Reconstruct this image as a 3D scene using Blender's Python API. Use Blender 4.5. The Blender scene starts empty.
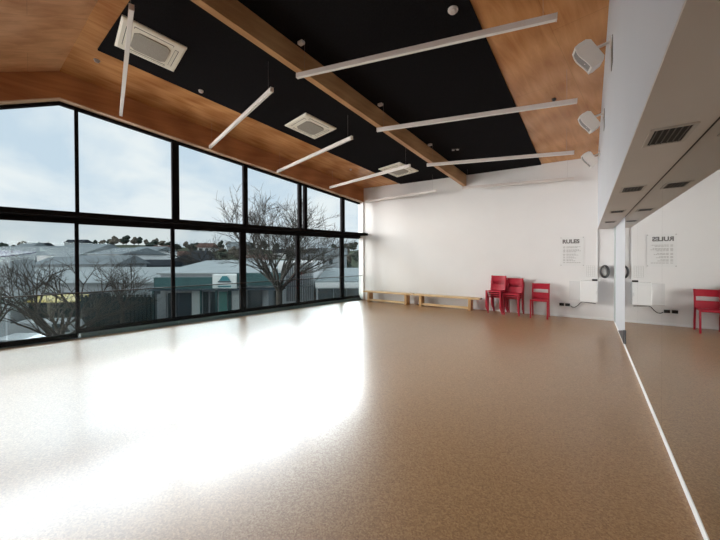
import bpy, bmesh, math, random
from mathutils import Vector, Matrix
random.seed(7)
scene = bpy.context.scene
COL = scene.collection

# ------------------------------------------------------------------ room measures (metres)
D = 9.565                 # far wall
XL = -6.5006              # window wall meets the far wall
AW = 0.1695               # the window wall splays out by this angle
C0, S, T = 3.9459, 0.1204, -0.0108   # ceiling plane
XM = 0.511                # mirror plane
XB = 0.207                # bulkhead face
ZS = 2.163                # soffit height
YB = -3.0                 # back wall
BACK_SLOPE = 0.43
def cz(x, y): return C0 - S*(y-D) + T*(x-XL)
def ridge_y(x): return 1.6556 - 0.0713*(x-XL)
def ceil_z(x, y):
    yr = ridge_y(x)
    return cz(x, y) if y >= yr else cz(x, yr) - BACK_SLOPE*(yr-y)
WD = Vector((math.sin(AW), math.cos(AW), 0)); WN = Vector((math.cos(AW), -math.sin(AW), 0)); WQ = Vector((XL, D, 0))
def wpt(u, o, z): return WQ - WD*u + WN*o + Vector((0, 0, z))   # u along the wall from the far corner, o into the room
U_RIDGE = 7.93
U_END = 12.7
def wall_ceil(u):          # ceiling height along the window wall
    p = wpt(u, 0, 0); return ceil_z(p.x, p.y)

# ------------------------------------------------------------------ mesh builder
class MB:
    def __init__(s): s.v = []; s.f = []; s.sm = []
    def add(s, vs, fs, smooth=False):
        b = len(s.v); s.v += [Vector(v) for v in vs]
        for f in fs: s.f.append([b+i for i in f]); s.sm.append(smooth)
        return s
    def hexa(s, p):        # p: 8 points, bottom ring 0-3 ccw, top ring 4-7
        return s.add(p, [(3,2,1,0),(4,5,6,7),(0,1,5,4),(1,2,6,5),(2,3,7,6),(3,0,4,7)])
    def box(s, x0, x1, y0, y1, z0, z1, m=None):
        p = [Vector(q) for q in ((x0,y0,z0),(x1,y0,z0),(x1,y1,z0),(x0,y1,z0),(x0,y0,z1),(x1,y0,z1),(x1,y1,z1),(x0,y1,z1))]
        if m is not None: p = [m @ q for q in p]
        return s.hexa(p)
    def bevbox(s, x0, x1, y0, y1, z0, z1, r, m=None, seg=2):
        bm = bmesh.new(); bmesh.ops.create_cube(bm, size=1)
        for v in bm.verts:
            v.co = Vector(((x0+x1)/2+v.co.x*(x1-x0), (y0+y1)/2+v.co.y*(y1-y0), (z0+z1)/2+v.co.z*(z1-z0)))
        bmesh.ops.bevel(bm, geom=bm.edges[:], offset=r, segments=seg, affect='EDGES', profile=.5)
        bm.verts.index_update()
        vs = [v.co.copy() for v in bm.verts]
        if m is not None: vs = [m @ v for v in vs]
        s.add(vs, [[v.index for v in f.verts] for f in bm.faces]); bm.free(); return s
    def wbox(s, u0, u1, o0, o1, z0, z1):   # box in window wall coordinates
        return s.hexa([wpt(u1,o0,z0), wpt(u1,o1,z0), wpt(u0,o1,z0), wpt(u0,o0,z0), wpt(u1,o0,z1), wpt(u1,o1,z1), wpt(u0,o1,z1), wpt(u0,o0,z1)])
    def wslope(s, u0, u1, o0, o1, za0, za1, zb0, zb1):  # at u0: za0..za1, at u1: zb0..zb1
        return s.hexa([wpt(u1,o0,zb0), wpt(u1,o1,zb0), wpt(u0,o1,za0), wpt(u0,o0,za0), wpt(u1,o0,zb1), wpt(u1,o1,zb1), wpt(u0,o1,za1), wpt(u0,o0,za1)])
    def prism(s, poly, vec, m=None):
        n = len(poly); a = [Vector(q) for q in poly]; b = [q + Vector(vec) for q in a]
        if m is not None: a = [m@q for q in a]; b = [m@q for q in b]
        return s.add(a+b, [tuple(range(n))[::-1], tuple(range(n, 2*n))] + [(i, (i+1) % n, n+(i+1) % n, n+i) for i in range(n)])
    def tube(s, pts, rad, n=8, cap=True, smooth=True, closed=False):
        pts = [Vector(p) for p in pts]; rings = []; k = len(pts)
        if not hasattr(rad, '__len__'): rad = [rad]*k
        prev = None
        for i, p in enumerate(pts):
            if closed: t = pts[(i+1) % k]-pts[i-1]
            else: t = pts[min(i+1, k-1)]-pts[max(i-1, 0)]
            t.normalize()
            if prev is None:
                a = Vector((0,0,1)) if abs(t.z) < .9 else Vector((1,0,0)); prev = t.cross(a).normalized()
            x = (prev - t*prev.dot(t)).normalized(); y = t.cross(x); prev = x
            rings.append([p + (x*math.cos(2*math.pi*j/n)+y*math.sin(2*math.pi*j/n))*rad[i] for j in range(n)])
        vs = [q for r in rings for q in r]; fs = []
        for i in range(k if closed else k-1):
            a = i*n; b = ((i+1) % k)*n
            for j in range(n): fs.append((a+j, a+(j+1) % n, b+(j+1) % n, b+j))
        s.add(vs, fs, smooth)
        if cap and not closed:
            s.add(rings[0], [tuple(range(n))[::-1]]); s.add(rings[-1], [tuple(range(n))])
        return s
    def lathe(s, prof, m=None, n=20, smooth=True):   # prof: (r,z) list, about local z
        vs = []; fs = []
        for r, z in prof:
            for j in range(n):
                a = 2*math.pi*j/n; q = Vector((r*math.cos(a), r*math.sin(a), z)); vs.append(m@q if m is not None else q)
        for i in range(len(prof)-1):
            for j in range(n): fs.append((i*n+j, i*n+(j+1) % n, (i+1)*n+(j+1) % n, (i+1)*n+j))
        s.add(vs, fs, smooth); s.add(vs[:n], [tuple(range(n))[::-1]]); s.add(vs[-n:], [tuple(range(n))]); return s
    def build(s, name, mat, parent=None, local=False):
        off = Vector((0,0,0))
        if parent is not None and not local:
            p = parent
            while p is not None: off += p.location; p = p.parent
        me = bpy.data.meshes.new(name); me.from_pydata([v-off for v in s.v], [], s.f); me.update()
        bm = bmesh.new(); bm.from_mesh(me); bmesh.ops.recalc_face_normals(bm, faces=bm.faces[:]); bm.to_mesh(me); bm.free()
        for p, k in zip(me.polygons, s.sm): p.use_smooth = k
        me.materials.append(mat)
        o = bpy.data.objects.new(name, me); COL.objects.link(o)
        if parent is not None: o.parent = parent
        return o

def tag(o, label, cat, group=None, kind='thing'):
    o['label'] = label; o['category'] = cat; o['kind'] = kind
    if group: o['group'] = group
    return o
def thing(name, loc, label, cat, group=None, rot=None):
    o = bpy.data.objects.new(name, None); COL.objects.link(o); o.location = loc; o.empty_display_size = .1
    if rot is not None: o.rotation_euler = rot
    return tag(o, label, cat, group)
def struct(o, label=None, cat=None):
    o['kind'] = 'structure'
    if label: o['label'] = label
    if cat: o['category'] = cat
    return o

# ------------------------------------------------------------------ materials
def mat(name, col, rough=.5, metal=0., ior=1.5, noise=None, bump=None):
    m = bpy.data.materials.new(name); m.use_nodes = True; nt = m.node_tree; b = nt.nodes['Principled BSDF']
    b.inputs['Base Color'].default_value = (*col, 1); b.inputs['Roughness'].default_value = rough
    b.inputs['Metallic'].default_value = metal; b.inputs['IOR'].default_value = ior
    if ior < 1.17: b.inputs['Specular IOR Level'].default_value = 0
    tc = nt.nodes.new('ShaderNodeTexCoord')
    if noise:              # (scale, amount)
        n = nt.nodes.new('ShaderNodeTexNoise'); n.inputs['Scale'].default_value = noise[0]; n.inputs['Detail'].default_value = 5
        nt.links.new(tc.outputs['Object'], n.inputs['Vector'])
        r = nt.nodes.new('ShaderNodeValToRGB'); k = noise[1]
        r.color_ramp.elements[0].position = .3; r.color_ramp.elements[1].position = .7
        r.color_ramp.elements[0].color = (*[c*(1-k) for c in col], 1); r.color_ramp.elements[1].color = (*[min(1, c*(1+k)) for c in col], 1)
        nt.links.new(n.outputs['Fac'], r.inputs['Fac']); nt.links.new(r.outputs['Color'], b.inputs['Base Color'])
    if bump:
        n2 = nt.nodes.new('ShaderNodeTexNoise'); n2.inputs['Scale'].default_value = bump[0]; n2.inputs['Detail'].default_value = 4
        nt.links.new(tc.outputs['Object'], n2.inputs['Vector'])
        bp = nt.nodes.new('ShaderNodeBump'); bp.inputs['Strength'].default_value = bump[1]; bp.inputs['Distance'].default_value = .01
        nt.links.new(n2.outputs['Fac'], bp.inputs['Height']); nt.links.new(bp.outputs['Normal'], b.inputs['Normal'])
    return m

def wood_mat(name, cols, rot=0., grain=(1.2, 14, 14), rough=.4, sheet=None, knots=False):
    m = bpy.data.materials.new(name); m.use_nodes = True; nt = m.node_tree; b = nt.nodes['Principled BSDF']; L = nt.links
    tc = nt.nodes.new('ShaderNodeTexCoord'); mp = nt.nodes.new('ShaderNodeMapping'); mp.inputs['Rotation'].default_value = (0, 0, rot)
    L.new(tc.outputs['Object'], mp.inputs['Vector'])
    sc = nt.nodes.new('ShaderNodeMapping'); sc.inputs['Scale'].default_value = grain; L.new(mp.outputs['Vector'], sc.inputs['Vector'])
    n1 = nt.nodes.new('ShaderNodeTexNoise'); n1.inputs['Scale'].default_value = 1; n1.inputs['Detail'].default_value = 6; n1.inputs['Roughness'].default_value = .6; n1.inputs['Distortion'].default_value = .6
    L.new(sc.outputs['Vector'], n1.inputs['Vector'])
    n2 = nt.nodes.new('ShaderNodeTexNoise'); n2.inputs['Scale'].default_value = .9; n2.inputs['Detail'].default_value = 3
    L.new(mp.outputs['Vector'], n2.inputs['Vector'])
    # rotary-cut plywood rings
    wv = nt.nodes.new('ShaderNodeTexWave'); wv.inputs['Scale'].default_value = 1.1; wv.inputs['Distortion'].default_value = 9; wv.inputs['Detail'].default_value = 2; wv.inputs['Detail Scale'].default_value = .6
    s2 = nt.nodes.new('ShaderNodeMapping'); s2.inputs['Scale'].default_value = (.35, 1.6, 1.6); L.new(mp.outputs['Vector'], s2.inputs['Vector']); L.new(s2.outputs['Vector'], wv.inputs['Vector'])
    a = nt.nodes.new('ShaderNodeMath'); a.operation = 'MULTIPLY_ADD'; a.inputs[1].default_value = .55; L.new(n1.outputs['Fac'], a.inputs[0])
    a2 = nt.nodes.new('ShaderNodeMath'); a2.operation = 'MULTIPLY'; a2.inputs[1].default_value = .3; L.new(n2.outputs['Fac'], a2.inputs[0]); L.new(a2.outputs[0], a.inputs[2])
    a3 = nt.nodes.new('ShaderNodeMath'); a3.operation = 'MULTIPLY_ADD'; a3.inputs[1].default_value = .14; L.new(wv.outputs['Fac'], a3.inputs[0]); L.new(a.outputs[0], a3.inputs[2])
    r = nt.nodes.new('ShaderNodeValToRGB'); r.color_ramp.elements[0].position = .3; r.color_ramp.elements[1].position = .72
    r.color_ramp.elements[0].color = (*cols[0], 1); r.color_ramp.elements[1].color = (*cols[1], 1)
    L.new(a3.outputs[0], r.inputs['Fac']); out = r.outputs['Color']
    if sheet:              # fine joints between sheets
        br = nt.nodes.new('ShaderNodeTexBrick'); br.inputs['Scale'].default_value = 1; br.inputs['Brick Width'].default_value = sheet[0]; br.inputs['Row Height'].default_value = sheet[1]
        br.inputs['Mortar Size'].default_value = .004; br.inputs['Color1'].default_value = (1,1,1,1); br.inputs['Color2'].default_value = (.94,.94,.94,1); br.inputs['Mortar'].default_value = (.72,.70,.68,1)
        L.new(mp.outputs['Vector'], br.inputs['Vector'])
        mx = nt.nodes.new('ShaderNodeMix'); mx.data_type = 'RGBA'; mx.blend_type = 'MULTIPLY'; mx.inputs['Factor'].default_value = .8
        L.new(out, mx.inputs['A']); L.new(br.outputs['Color'], mx.inputs['B']); out = mx.outputs['Result']
    L.new(out, b.inputs['Base Color']); b.inputs['Roughness'].default_value = rough
    return m

def floor_mat():
    m = bpy.data.materials.new('cork_floor'); m.use_nodes = True; nt = m.node_tree; b = nt.nodes['Principled BSDF']; L = nt.links
    tc = nt.nodes.new('ShaderNodeTexCoord')
    n1 = nt.nodes.new('ShaderNodeTexNoise'); n1.inputs['Scale'].default_value = 60; n1.inputs['Detail'].default_value = 5; n1.inputs['Roughness'].default_value = .7; n1.inputs['Distortion'].default_value = 1.2
    L.new(tc.outputs['Object'], n1.inputs['Vector'])
    v = nt.nodes.new('ShaderNodeTexVoronoi'); v.inputs['Scale'].default_value = 110; L.new(tc.outputs['Object'], v.inputs['Vector'])
    r = nt.nodes.new('ShaderNodeValToRGB'); e = r.color_ramp.elements
    e[0].position = .3; e[0].color = (.225, .112, .047, 1); e[1].position = .72; e[1].color = (.45, .268, .13, 1)
    k = e.new(.5); k.color = (.325, .178, .081, 1)
    mixf = nt.nodes.new('ShaderNodeMath'); mixf.operation = 'MULTIPLY_ADD'; mixf.inputs[1].default_value = .75; L.new(n1.outputs['Fac'], mixf.inputs[0])
    sp = nt.nodes.new('ShaderNodeSeparateColor'); L.new(v.outputs['Color'], sp.inputs['Color'])
    mm = nt.nodes.new('ShaderNodeMath'); mm.operation = 'MULTIPLY'; mm.inputs[1].default_value = .25; L.new(sp.outputs[0], mm.inputs[0]); L.new(mm.outputs[0], mixf.inputs[2])
    L.new(mixf.outputs[0], r.inputs['Fac']); L.new(r.outputs['Color'], b.inputs['Base Color'])
    b.inputs['IOR'].default_value = FLOOR_IOR
    nr = nt.nodes.new('ShaderNodeTexNoise'); nr.inputs['Scale'].default_value = .8; nr.inputs['Detail'].default_value = 3; L.new(tc.outputs['Object'], nr.inputs['Vector'])
    mr = nt.nodes.new('ShaderNodeMapRange'); mr.inputs['To Min'].default_value = FLOOR_R[0]; mr.inputs['To Max'].default_value = FLOOR_R[1]; L.new(nr.outputs['Fac'], mr.inputs['Value']); L.new(mr.outputs[0], b.inputs['Roughness'])
    b.inputs['Coat Weight'].default_value = .38; b.inputs['Coat Roughness'].default_value = .21; b.inputs['Coat IOR'].default_value = 1.5
    return m
FLOOR_IOR = 1.52
FLOOR_R = (.31, .38)

def glass_mat(name, tint):
    m = bpy.data.materials.new(name); m.use_nodes = True; nt = m.node_tree; nt.nodes.clear(); L = nt.links
    o = nt.nodes.new('ShaderNodeOutputMaterial'); t = nt.nodes.new('ShaderNodeBsdfTransparent'); t.inputs['Color'].default_value = (*tint, 1)
    g = nt.nodes.new('ShaderNodeBsdfGlossy'); g.inputs['Roughness'].default_value = .01; g.inputs['Color'].default_value = (.9, .95, .95, 1)
    fr = nt.nodes.new('ShaderNodeFresnel'); fr.inputs['IOR'].default_value = 1.16
    mx = nt.nodes.new('ShaderNodeMixShader'); L.new(fr.outputs[0], mx.inputs[0]); L.new(t.outputs[0], mx.inputs[1]); L.new(g.outputs[0], mx.inputs[2]); L.new(mx.outputs[0], o.inputs['Surface'])
    return m

M = {}
M['white'] = mat('white_paint', (.765, .75, .745), .55, noise=(1.5, .015))
M['white2'] = mat('white_satin_paint', (.80, .80, .80), .45)
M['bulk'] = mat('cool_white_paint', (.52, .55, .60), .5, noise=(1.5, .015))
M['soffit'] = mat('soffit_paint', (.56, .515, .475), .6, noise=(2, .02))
M['floor'] = floor_mat()
M['ceil'] = wood_mat('plywood_ceiling', ((.36, .138, .042), (.70, .36, .145)), rot=math.pi/2+AW, grain=(.7, 9, 9), rough=.26, sheet=(2.4, 1.2))
M['fascia'] = wood_mat('plywood_fascia', ((.28, .098, .036), (.56, .25, .10)), rot=math.pi/2+AW, grain=(.8, 9, 9), rough=.38)
M['beam'] = wood_mat('laminated_beam', ((.32, .15, .058), (.56, .33, .16)), rot=math.pi/2, grain=(.6, 16, 16), rough=.45)
M['lip'] = wood_mat('pale_timber_lip', ((.50, .34, .22), (.66, .48, .34)), rot=math.pi/2+AW, grain=(.6, 16, 16), rough=.5)
M['pine'] = wood_mat('pale_pine', ((.62, .40, .19), (.82, .60, .34)), rot=0, grain=(1.2, 26, 26), rough=.42)
M['pine_end'] = wood_mat('pine_leg', ((.42, .22, .085), (.60, .36, .16)), rot=math.pi/2, grain=(12, 12, 1.5), rough=.5)
M['black'] = mat('black_acoustic_fabric', (.0078, .0070, .0080), 1.0, ior=1.18, noise=(60, .3))
M['alu'] = mat('dark_anodised_aluminium', (.014, .013, .014), .6, ior=1.15, noise=(8, .1))
M['alu2'] = mat('grey_sill_aluminium', (.13, .15, .145), .6, ior=1.3)
M['rail'] = mat('bronze_handrail', (.022, .013, .009), .6, ior=1.25)
M['fix'] = mat('white_luminaire_metal', (.66, .60, .57), .45)
M['diff'] = mat('opal_diffuser', (.80, .78, .75), .5)
M['wire'] = mat('steel_wire', (.35, .33, .32), .4, metal=.6)
M['ac'] = mat('ivory_plastic', (.84, .81, .71), .45)
M['acg'] = mat('grey_intake_mesh', (.34, .32, .28), .7, noise=(140, .25))
M['dark'] = mat('dark_gap', (.012, .011, .010), .8)
M['speaker'] = mat('white_speaker_plastic', (.74, .70, .665), .5)
M['spgrille'] = mat('grey_speaker_grille', (.20, .185, .18), .7, noise=(220, .3))
M['red'] = mat('red_moulded_plastic', (.37, .010, .028), .34, noise=(5, .06))
M['mirror'] = mat('silvered_mirror', (.66, .68, .67), .0, metal=1)
M['mirror_edge'] = mat('mirror_edge_glass', (.42, .46, .45), .4)
M['paper'] = mat('white_paper', (.76, .75, .74), .6)
M['clearsheet'] = mat('pale_acrylic_sheet', (.74, .735, .73), .3)
M['ink'] = mat('grey_print', (.15, .14, .14), .7)
M['ink2'] = mat('pale_grey_print', (.36, .34, .33), .7)
M['blackp'] = mat('black_plastic', (.010, .010, .011), .45)
M['cable'] = mat('dark_cable', (.05, .05, .055), .5)
M['grey'] = mat('pale_grey_panel', (.64, .635, .64), .6)
M['slat'] = mat('dark_vent_slat', (.10, .09, .08), .6)
M['grill'] = mat('vent_frame', (.47, .43, .39), .6)
M['glass_u'] = glass_mat('upper_window_glass', (.93, .95, .955))
M['glass_l'] = glass_mat('lower_window_glass', (.82, .845, .845))
M['glass_b'] = glass_mat('balustrade_glass', (.86, .88, .88))
# outdoors
M['asphalt'] = mat('asphalt', (0.025, 0.027, 0.029), .9, ior=1.15, noise=(.6, .2))
M['hill'] = mat('hillside_scrub', (0.045, 0.052, 0.038), .9, ior=1.15, noise=(.12, .45))
M['roofw'] = mat('white_metal_roof', (.165, .185, .192), .9, ior=1.15, noise=(.5, .08))
M['roofg'] = mat('grey_metal_roof', (.115, .132, .142), .9, ior=1.15, noise=(.4, .12))
M['roofd'] = mat('dark_slate_roof', (0.023, 0.027, 0.032), .9, ior=1.15, noise=(.8, .2))
M['wallw'] = mat('white_weatherboard', (.46, .475, .48), .9, ior=1.15, noise=(.8, .06))
M['wallg'] = mat('grey_weatherboard', (.22, .245, .26), .9, ior=1.15, noise=(.8, .1))
M['wallb'] = mat('blue_grey_cladding', (0.041, 0.056, 0.068), .9, ior=1.15)
M['teal'] = mat('teal_fascia_paint', (.034, .068, .071), .9, ior=1.15, noise=(.9, .12))
M['tealb'] = mat('bright_teal_sign_paint', (0.000, 0.099, 0.122), .5)
M['win'] = mat('dark_shop_glass', (0.027, 0.038, 0.043), .12)
M['win2'] = mat('pale_shop_poster', (.36, .40, .40), .5)
M['mint'] = mat('mint_poster', (0.045, 0.171, 0.153), .5)
M['fence'] = mat('dark_green_fence', (0.013, 0.023, 0.025), .9, ior=1.15, noise=(1.5, .2))
M['yellow'] = mat('yellow_canvas', (0.279, 0.207, 0.023), .6)
M['post'] = mat('weathered_post', (0.068, 0.059, 0.041), .8)
M['bark'] = mat('pale_grey_bark', (.046, .043, .039), .9, ior=1.15, noise=(3, .3))
M['bark2'] = mat('brown_grey_bark', (.040, .036, .032), .9, ior=1.15, noise=(3, .3))
M['leaf'] = mat('dark_evergreen_foliage', (.024, .031, .026), .9, ior=1.15, noise=(1.2, .5))
M['scrub'] = mat('brown_winter_scrub', (0.068, 0.061, 0.050), .9, ior=1.15, noise=(1.2, .5))
M['car'] = mat('silver_car_paint', (0.248, 0.261, 0.270), .25)
M['navy'] = mat('navy_awning_canvas', (0.009, 0.016, 0.045), .7)
M['brick'] = mat('terracotta_roof', (.075, .048, .042), .9, ior=1.15, noise=(.8, .2))

# ------------------------------------------------------------------ room shell
# floor slab
f = MB(); p = [wpt(U_END+.3, -.32, 0), Vector((1.2, YB-.3, 0)), Vector((1.2, D+.3, 0)), wpt(-.3, -.32, 0)]
f.prism([q+Vector((0,0,-.3)) for q in p], (0, 0, .3))
struct(f.build('floor', M['floor']))
# ceiling, two slopes meeting at the ridge
def ceil_slab(poly, th=.22):
    m = MB(); n = len(poly); a = [Vector((x, y, z)) for x, y, z in poly]; b = [q+Vector((0,0,th)) for q in a]
    return m.add(a+b, [tuple(range(n))[::-1], tuple(range(n, 2*n))]+[(i, (i+1) % n, n+(i+1) % n, n+i) for i in range(n)])
a = wpt(-.25, -.32, 0); b = wpt(7.9, -.32, 0); b.y = ridge_y(b.x)
rx = 1.2
front = [(a.x, a.y, cz(a.x, a.y)), (b.x, b.y, cz(b.x, b.y)), (rx, ridge_y(rx), cz(rx, ridge_y(rx))), (rx, a.y, cz(rx, a.y))]
struct(ceil_slab(front).build('ceiling', M['ceil']))
c = wpt(U_END+.2, -.32, 0)
M['ceil_b'] = wood_mat('plywood_ceiling_back_lit', ((.44, .19, .075), (.80, .47, .25)), rot=math.pi/2+AW, grain=(.7, 9, 9), rough=.28, sheet=(2.4, 1.2))  # same plywood in lighter tones, floor bounce put into the colour
yb = YB-.25
back = [(b.x, b.y, cz(b.x, b.y)), (c.x, yb, ceil_z(c.x, yb)), (rx, yb, ceil_z(rx, yb)), (rx, ridge_y(rx), cz(rx, ridge_y(rx)))]
struct(ceil_slab(back).build('ceiling', M['ceil_b']))
# far wall
fw = MB(); zl = cz(XL-.45, D)+.02; zr = cz(1.2, D)+.02
fw.prism([(XL-.225, D, -.02), (1.2, D, -.02), (1.2, D, zr), (XL-.225, D, zl)], (0, .25, 0))
struct(fw.build('wall_far', M['white']))
bw = MB(); bw.prism([(c.x-.3, YB, 0), (1.2, YB, 0), (1.2, YB, ceil_z(1.2, YB)+.05), (c.x-.3, YB, ceil_z(c.x-.3, YB)+.05)], (0, -.2, 0))
struct(bw.build('wall_back', M['white']))
# right wall: solid wall behind the mirrors, plain white end piece, bulkhead above
rw = MB(); rw.box(XM+.03, 1.15, YB, D, 0, ZS+.02); struct(rw.build('wall_right', M['white2']))
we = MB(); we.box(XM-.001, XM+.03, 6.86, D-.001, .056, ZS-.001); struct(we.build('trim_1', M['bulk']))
bk = MB()
ys = [YB, ridge_y(XB), D]
poly = [(XB, YB, ZS), (XB, D, ZS), (XB, D, cz(XB, D)+.03), (XB, ridge_y(XB), cz(XB, ridge_y(XB))+.03), (XB, YB, ceil_z(XB, YB)+.03)]
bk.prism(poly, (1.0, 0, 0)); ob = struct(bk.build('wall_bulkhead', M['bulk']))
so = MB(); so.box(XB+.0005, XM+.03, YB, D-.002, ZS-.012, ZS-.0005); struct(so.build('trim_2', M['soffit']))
# baseboards
bb = MB(); bb.box(XL+.1, XM-.02, D-.012, D-.0005, .0, .055); struct(bb.build('baseboard_far', M['white2']))
bb = MB(); bb.prism([(XM-.003, YB+.01, .0), (XM+.03, YB+.01, .0), (XM+.03, YB+.01, .056), (XM-.003, YB+.01, .055)], (0, D-YB-.03, 0)); struct(bb.build('baseboard_right', M['white2']))
# mirrors: tall sheets butted together
edges = [6.853, 5.253, 3.653, 2.053, .453, -1.147, -2.95]
for i in range(len(edges)-1):
    y1, y0 = edges[i], edges[i+1]
    t = thing('wall_mirror', (XM, (y0+y1)/2, .056), ['far end mirror sheet beside the white wall end', 'second mirror sheet from the far end, just right of the fine joint line', 'third mirror sheet from the far end, filling the right edge of the photo', 'mirror sheet beside the camera on the mirrored wall', 'mirror sheet level with the roof ridge behind the camera', 'mirror sheet next to the back wall'][i], 'mirror', 'mirror sheets of the right wall')
    g = MB(); g.box(XM, XM+.006, y0+.0012, y1-.0012, .056, ZS-.0147); g.build('mirror_sheet', M['mirror'], t)
    e = MB(); e.box(XM+.006, XM+.028, y0+.0005, y1-.0005, .056, ZS-.0147); e.build('backing', M['mirror_edge'], t)
sh = MB(); sh.box(XM-.004, XM+.03, YB, 6.853, ZS-.0145, ZS-.0125); struct(sh.build('trim_3', M['dark']))

# ------------------------------------------------------------------ window wall
GO = -.2    # glass plane
BAYS = [-.08, .84, 2.49, 4.32, 5.99, 7.69, 9.36, 11.03, U_END]
LOWM = [-.05, .863, 2.66, 4.39, 6.05, 7.705, 9.37, 11.04, U_END]
UPW = {1: .13, 2: .30, 3: .11, 4: .14, 5: .055, 6: .11, 7: .11}
LOWW = {1: .15, 2: .10, 3: .16, 4: .07, 5: .065, 6: .1, 7: .1}
ZT0, ZT1 = 2.195, 2.353
FAS = .485
def head(u): return wall_ceil(u) - FAS
n = 0
for i in range(len(BAYS)-1):                   # upper lights: bays follow the rake of the roof
    u0, u1 = BAYS[i], BAYS[i+1]; n += 1
    cuts = [u0] + ([U_RIDGE] if u0 < U_RIDGE < u1 else []) + [u1]
    fr = MB(); gl = MB()
    w0 = (UPW.get(i, .1) if i else .04)/2; w1 = UPW.get(i+1, .1)/2
    ga = u0+(w0-.05 if w0 > .12 else 0); gb = u1+(w1-.05 if w1 > .12 else 0); gcuts = [ga]+cuts[1:-1]+[gb]
    for (a_, b_), (p_, q_) in zip(zip(cuts[:-1], cuts[1:]), zip(gcuts[:-1], gcuts[1:])):
        ha, hb = head(a_), head(b_)
        fr.wslope(a_, b_, GO-.05, GO+.05, max(ha-.055, ZT1), ha+.03, max(hb-.055, ZT1), hb+.03)
        if min(ha, hb) > ZT1+.08: gl.wslope(p_, q_, GO-.006, GO+.006, ZT1-.02, head(p_)-.02, ZT1-.02, head(q_)-.02)
        else: gl.wslope(a_, b_, GO-.006, GO+.006, ZT1-.02, max(ha-.02, ZT1), ZT1-.02, max(hb-.02, ZT1))
    for uu, w, sgn in ((u0, w0, 1), (u1, w1, -1)):
        if w > .12:                            # paired mullions
            ui = uu+sgn*(w-.05); fr.wslope(ui-.05, ui+.05, GO-.05, GO+.05, ZT1-.02, head(ui-.05)-.01, ZT1-.02, head(ui+.05)-.01)
        else:
            lo, hi = (uu, uu+w) if sgn > 0 else (uu-w, uu)
            fr.wslope(lo, hi, GO-.05, GO+.05, ZT1-.02, max(head(lo)-.01, ZT1), ZT1-.02, max(head(hi)-.01, ZT1))
    o = struct(fr.build(f'window_{n}', M['alu'])); gl.build('glass_pane', M['glass_u'], o)
for i in range(len(LOWM)-1):                   # tall sliding leaves below the transom
    u0, u1 = LOWM[i], LOWM[i+1]; n += 1
    lead = i >= 5                              # the leaf nearest the camera runs in the inner track
    off = GO+.07 if lead else GO-.02
    fr = MB(); gl = MB()
    w0 = (LOWW.get(i, .1) if i else .05)/2; w1 = LOWW.get(i+1, .1)/2
    zb = .012 if lead else .071
    fr.wbox(u0, u1, off-.03, off+.03, zb, zb+.085); fr.wbox(u0, u1, off-.03, off+.03, ZT0-.03, ZT0+.02)
    fr.wbox(u0, u0+w0, off-.04, off+.04, zb, ZT0); fr.wbox(u1-w1, u1, off-.04, off+.04, zb, ZT0)
    gl.wbox(u0+.01, u1-.01, off-.006, off+.006, .06, ZT0)
    o = struct(fr.build(f'window_{n}', M['alu'])); gl.build('glass_pane', M['glass_l'], o)
tr = MB(); tr.wbox(-.0, U_END, GO-.06, .2, 2.268, 2.353); tr.wbox(-.06, U_END, GO-.06, GO+.06, ZT0, 2.268); struct(tr.build('trim_4', M['alu']))          # deep transom box
tr = MB(); tr.wbox(-.08, 7.67, GO-.12, GO+.07, -.005, .07); tr.wbox(-.08, U_END, GO-.12, GO+.14, -.005, .010); struct(tr.build('trim_5', M['alu2']))  # sill tracks
jb = MB(); jb.wbox(-.04, .035, GO+.05, -.0, .0, 2.267); jb.wslope(-.04, .035, GO+.05, -.0, 2.354, head(0)-.008, 2.354, head(.035)-.008); struct(jb.build('trim_9', M['white']))
fs = MB(); lp = MB()
for a_, b_ in ((-.2, U_RIDGE), (U_RIDGE, U_END)):
    fs.wslope(a_, b_, -.14, .0, head(a_)+.012, wall_ceil(a_)+.03, head(b_)+.012, wall_ceil(b_)+.03)
    lp.wslope(a_, b_, -.26, .004, head(a_)-.006, head(a_)+.012, head(b_)-.006, head(b_)+.012)
struct(fs.build('trim_6', M['fascia'])); struct(lp.build('trim_7', M['lip']))
# handrail with glass panels below
hr = thing('window_handrail', wpt(4.3, -.06, .0), 'thin dark handrail with clear glass panels running along the window wall', 'handrail')
r_ = MB(); r_.wbox(-.16, U_END-.05, -.085, -.045, .847, .868); r_.build('top_rail', M['rail'], hr)
pe = [.045, .9, 2.6, 4.3, 5.98, 7.66, 8.62, 10.3, 11.9]
for a_, b_ in zip(pe[:-1], pe[1:]):
    g = MB(); g.wbox(a_+.012, b_-.012, -.071, -.061, .012, .846); g.build('glass_panel', M['glass_b'], hr)

# ------------------------------------------------------------------ ceiling panels, beam
def plank(name, pts, th, m, parent=None, drop=0.):
    o = MB(); lo = [Vector((x, y, ceil_z(x, y)-th-drop)) for x, y in pts]; hi = [Vector((x, y, ceil_z(x, y)-.002-drop)) for x, y in pts]; k = len(pts)
    o.add(lo+hi, [tuple(range(k)), tuple(range(k, 2*k))[::-1]]+[(i, (i+1) % k, k+(i+1) % k, k+i) for i in range(k)])
    return o.build(name, m, parent)
def beam_x(y): return -2.9863 - math.tan(.1032)*(D-y)
BW = .105
p1 = plank('acoustic_ceiling_panel', [(-6.435, 1.902), (-5.03, D-.02), (beam_x(D)-.08, D-.02), (beam_x(1.75)-.08, 1.72)], .03, M['black'])
tag(p1, 'large black ceiling panel between the timber beam and the window side, holding the air units', 'ceiling panel')
p2 = plank('acoustic_ceiling_panel', [(beam_x(1.6)+BW+.012, 1.6), (beam_x(D)+BW+.012, D-.02), (-.966, D-.02), (-1.225, 1.6)], .03, M['black'])
tag(p2, 'large black ceiling panel on the mirror side of the timber beam', 'ceiling panel')
bm_ = MB(); y0, y1 = 1.5, D-.003
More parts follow.
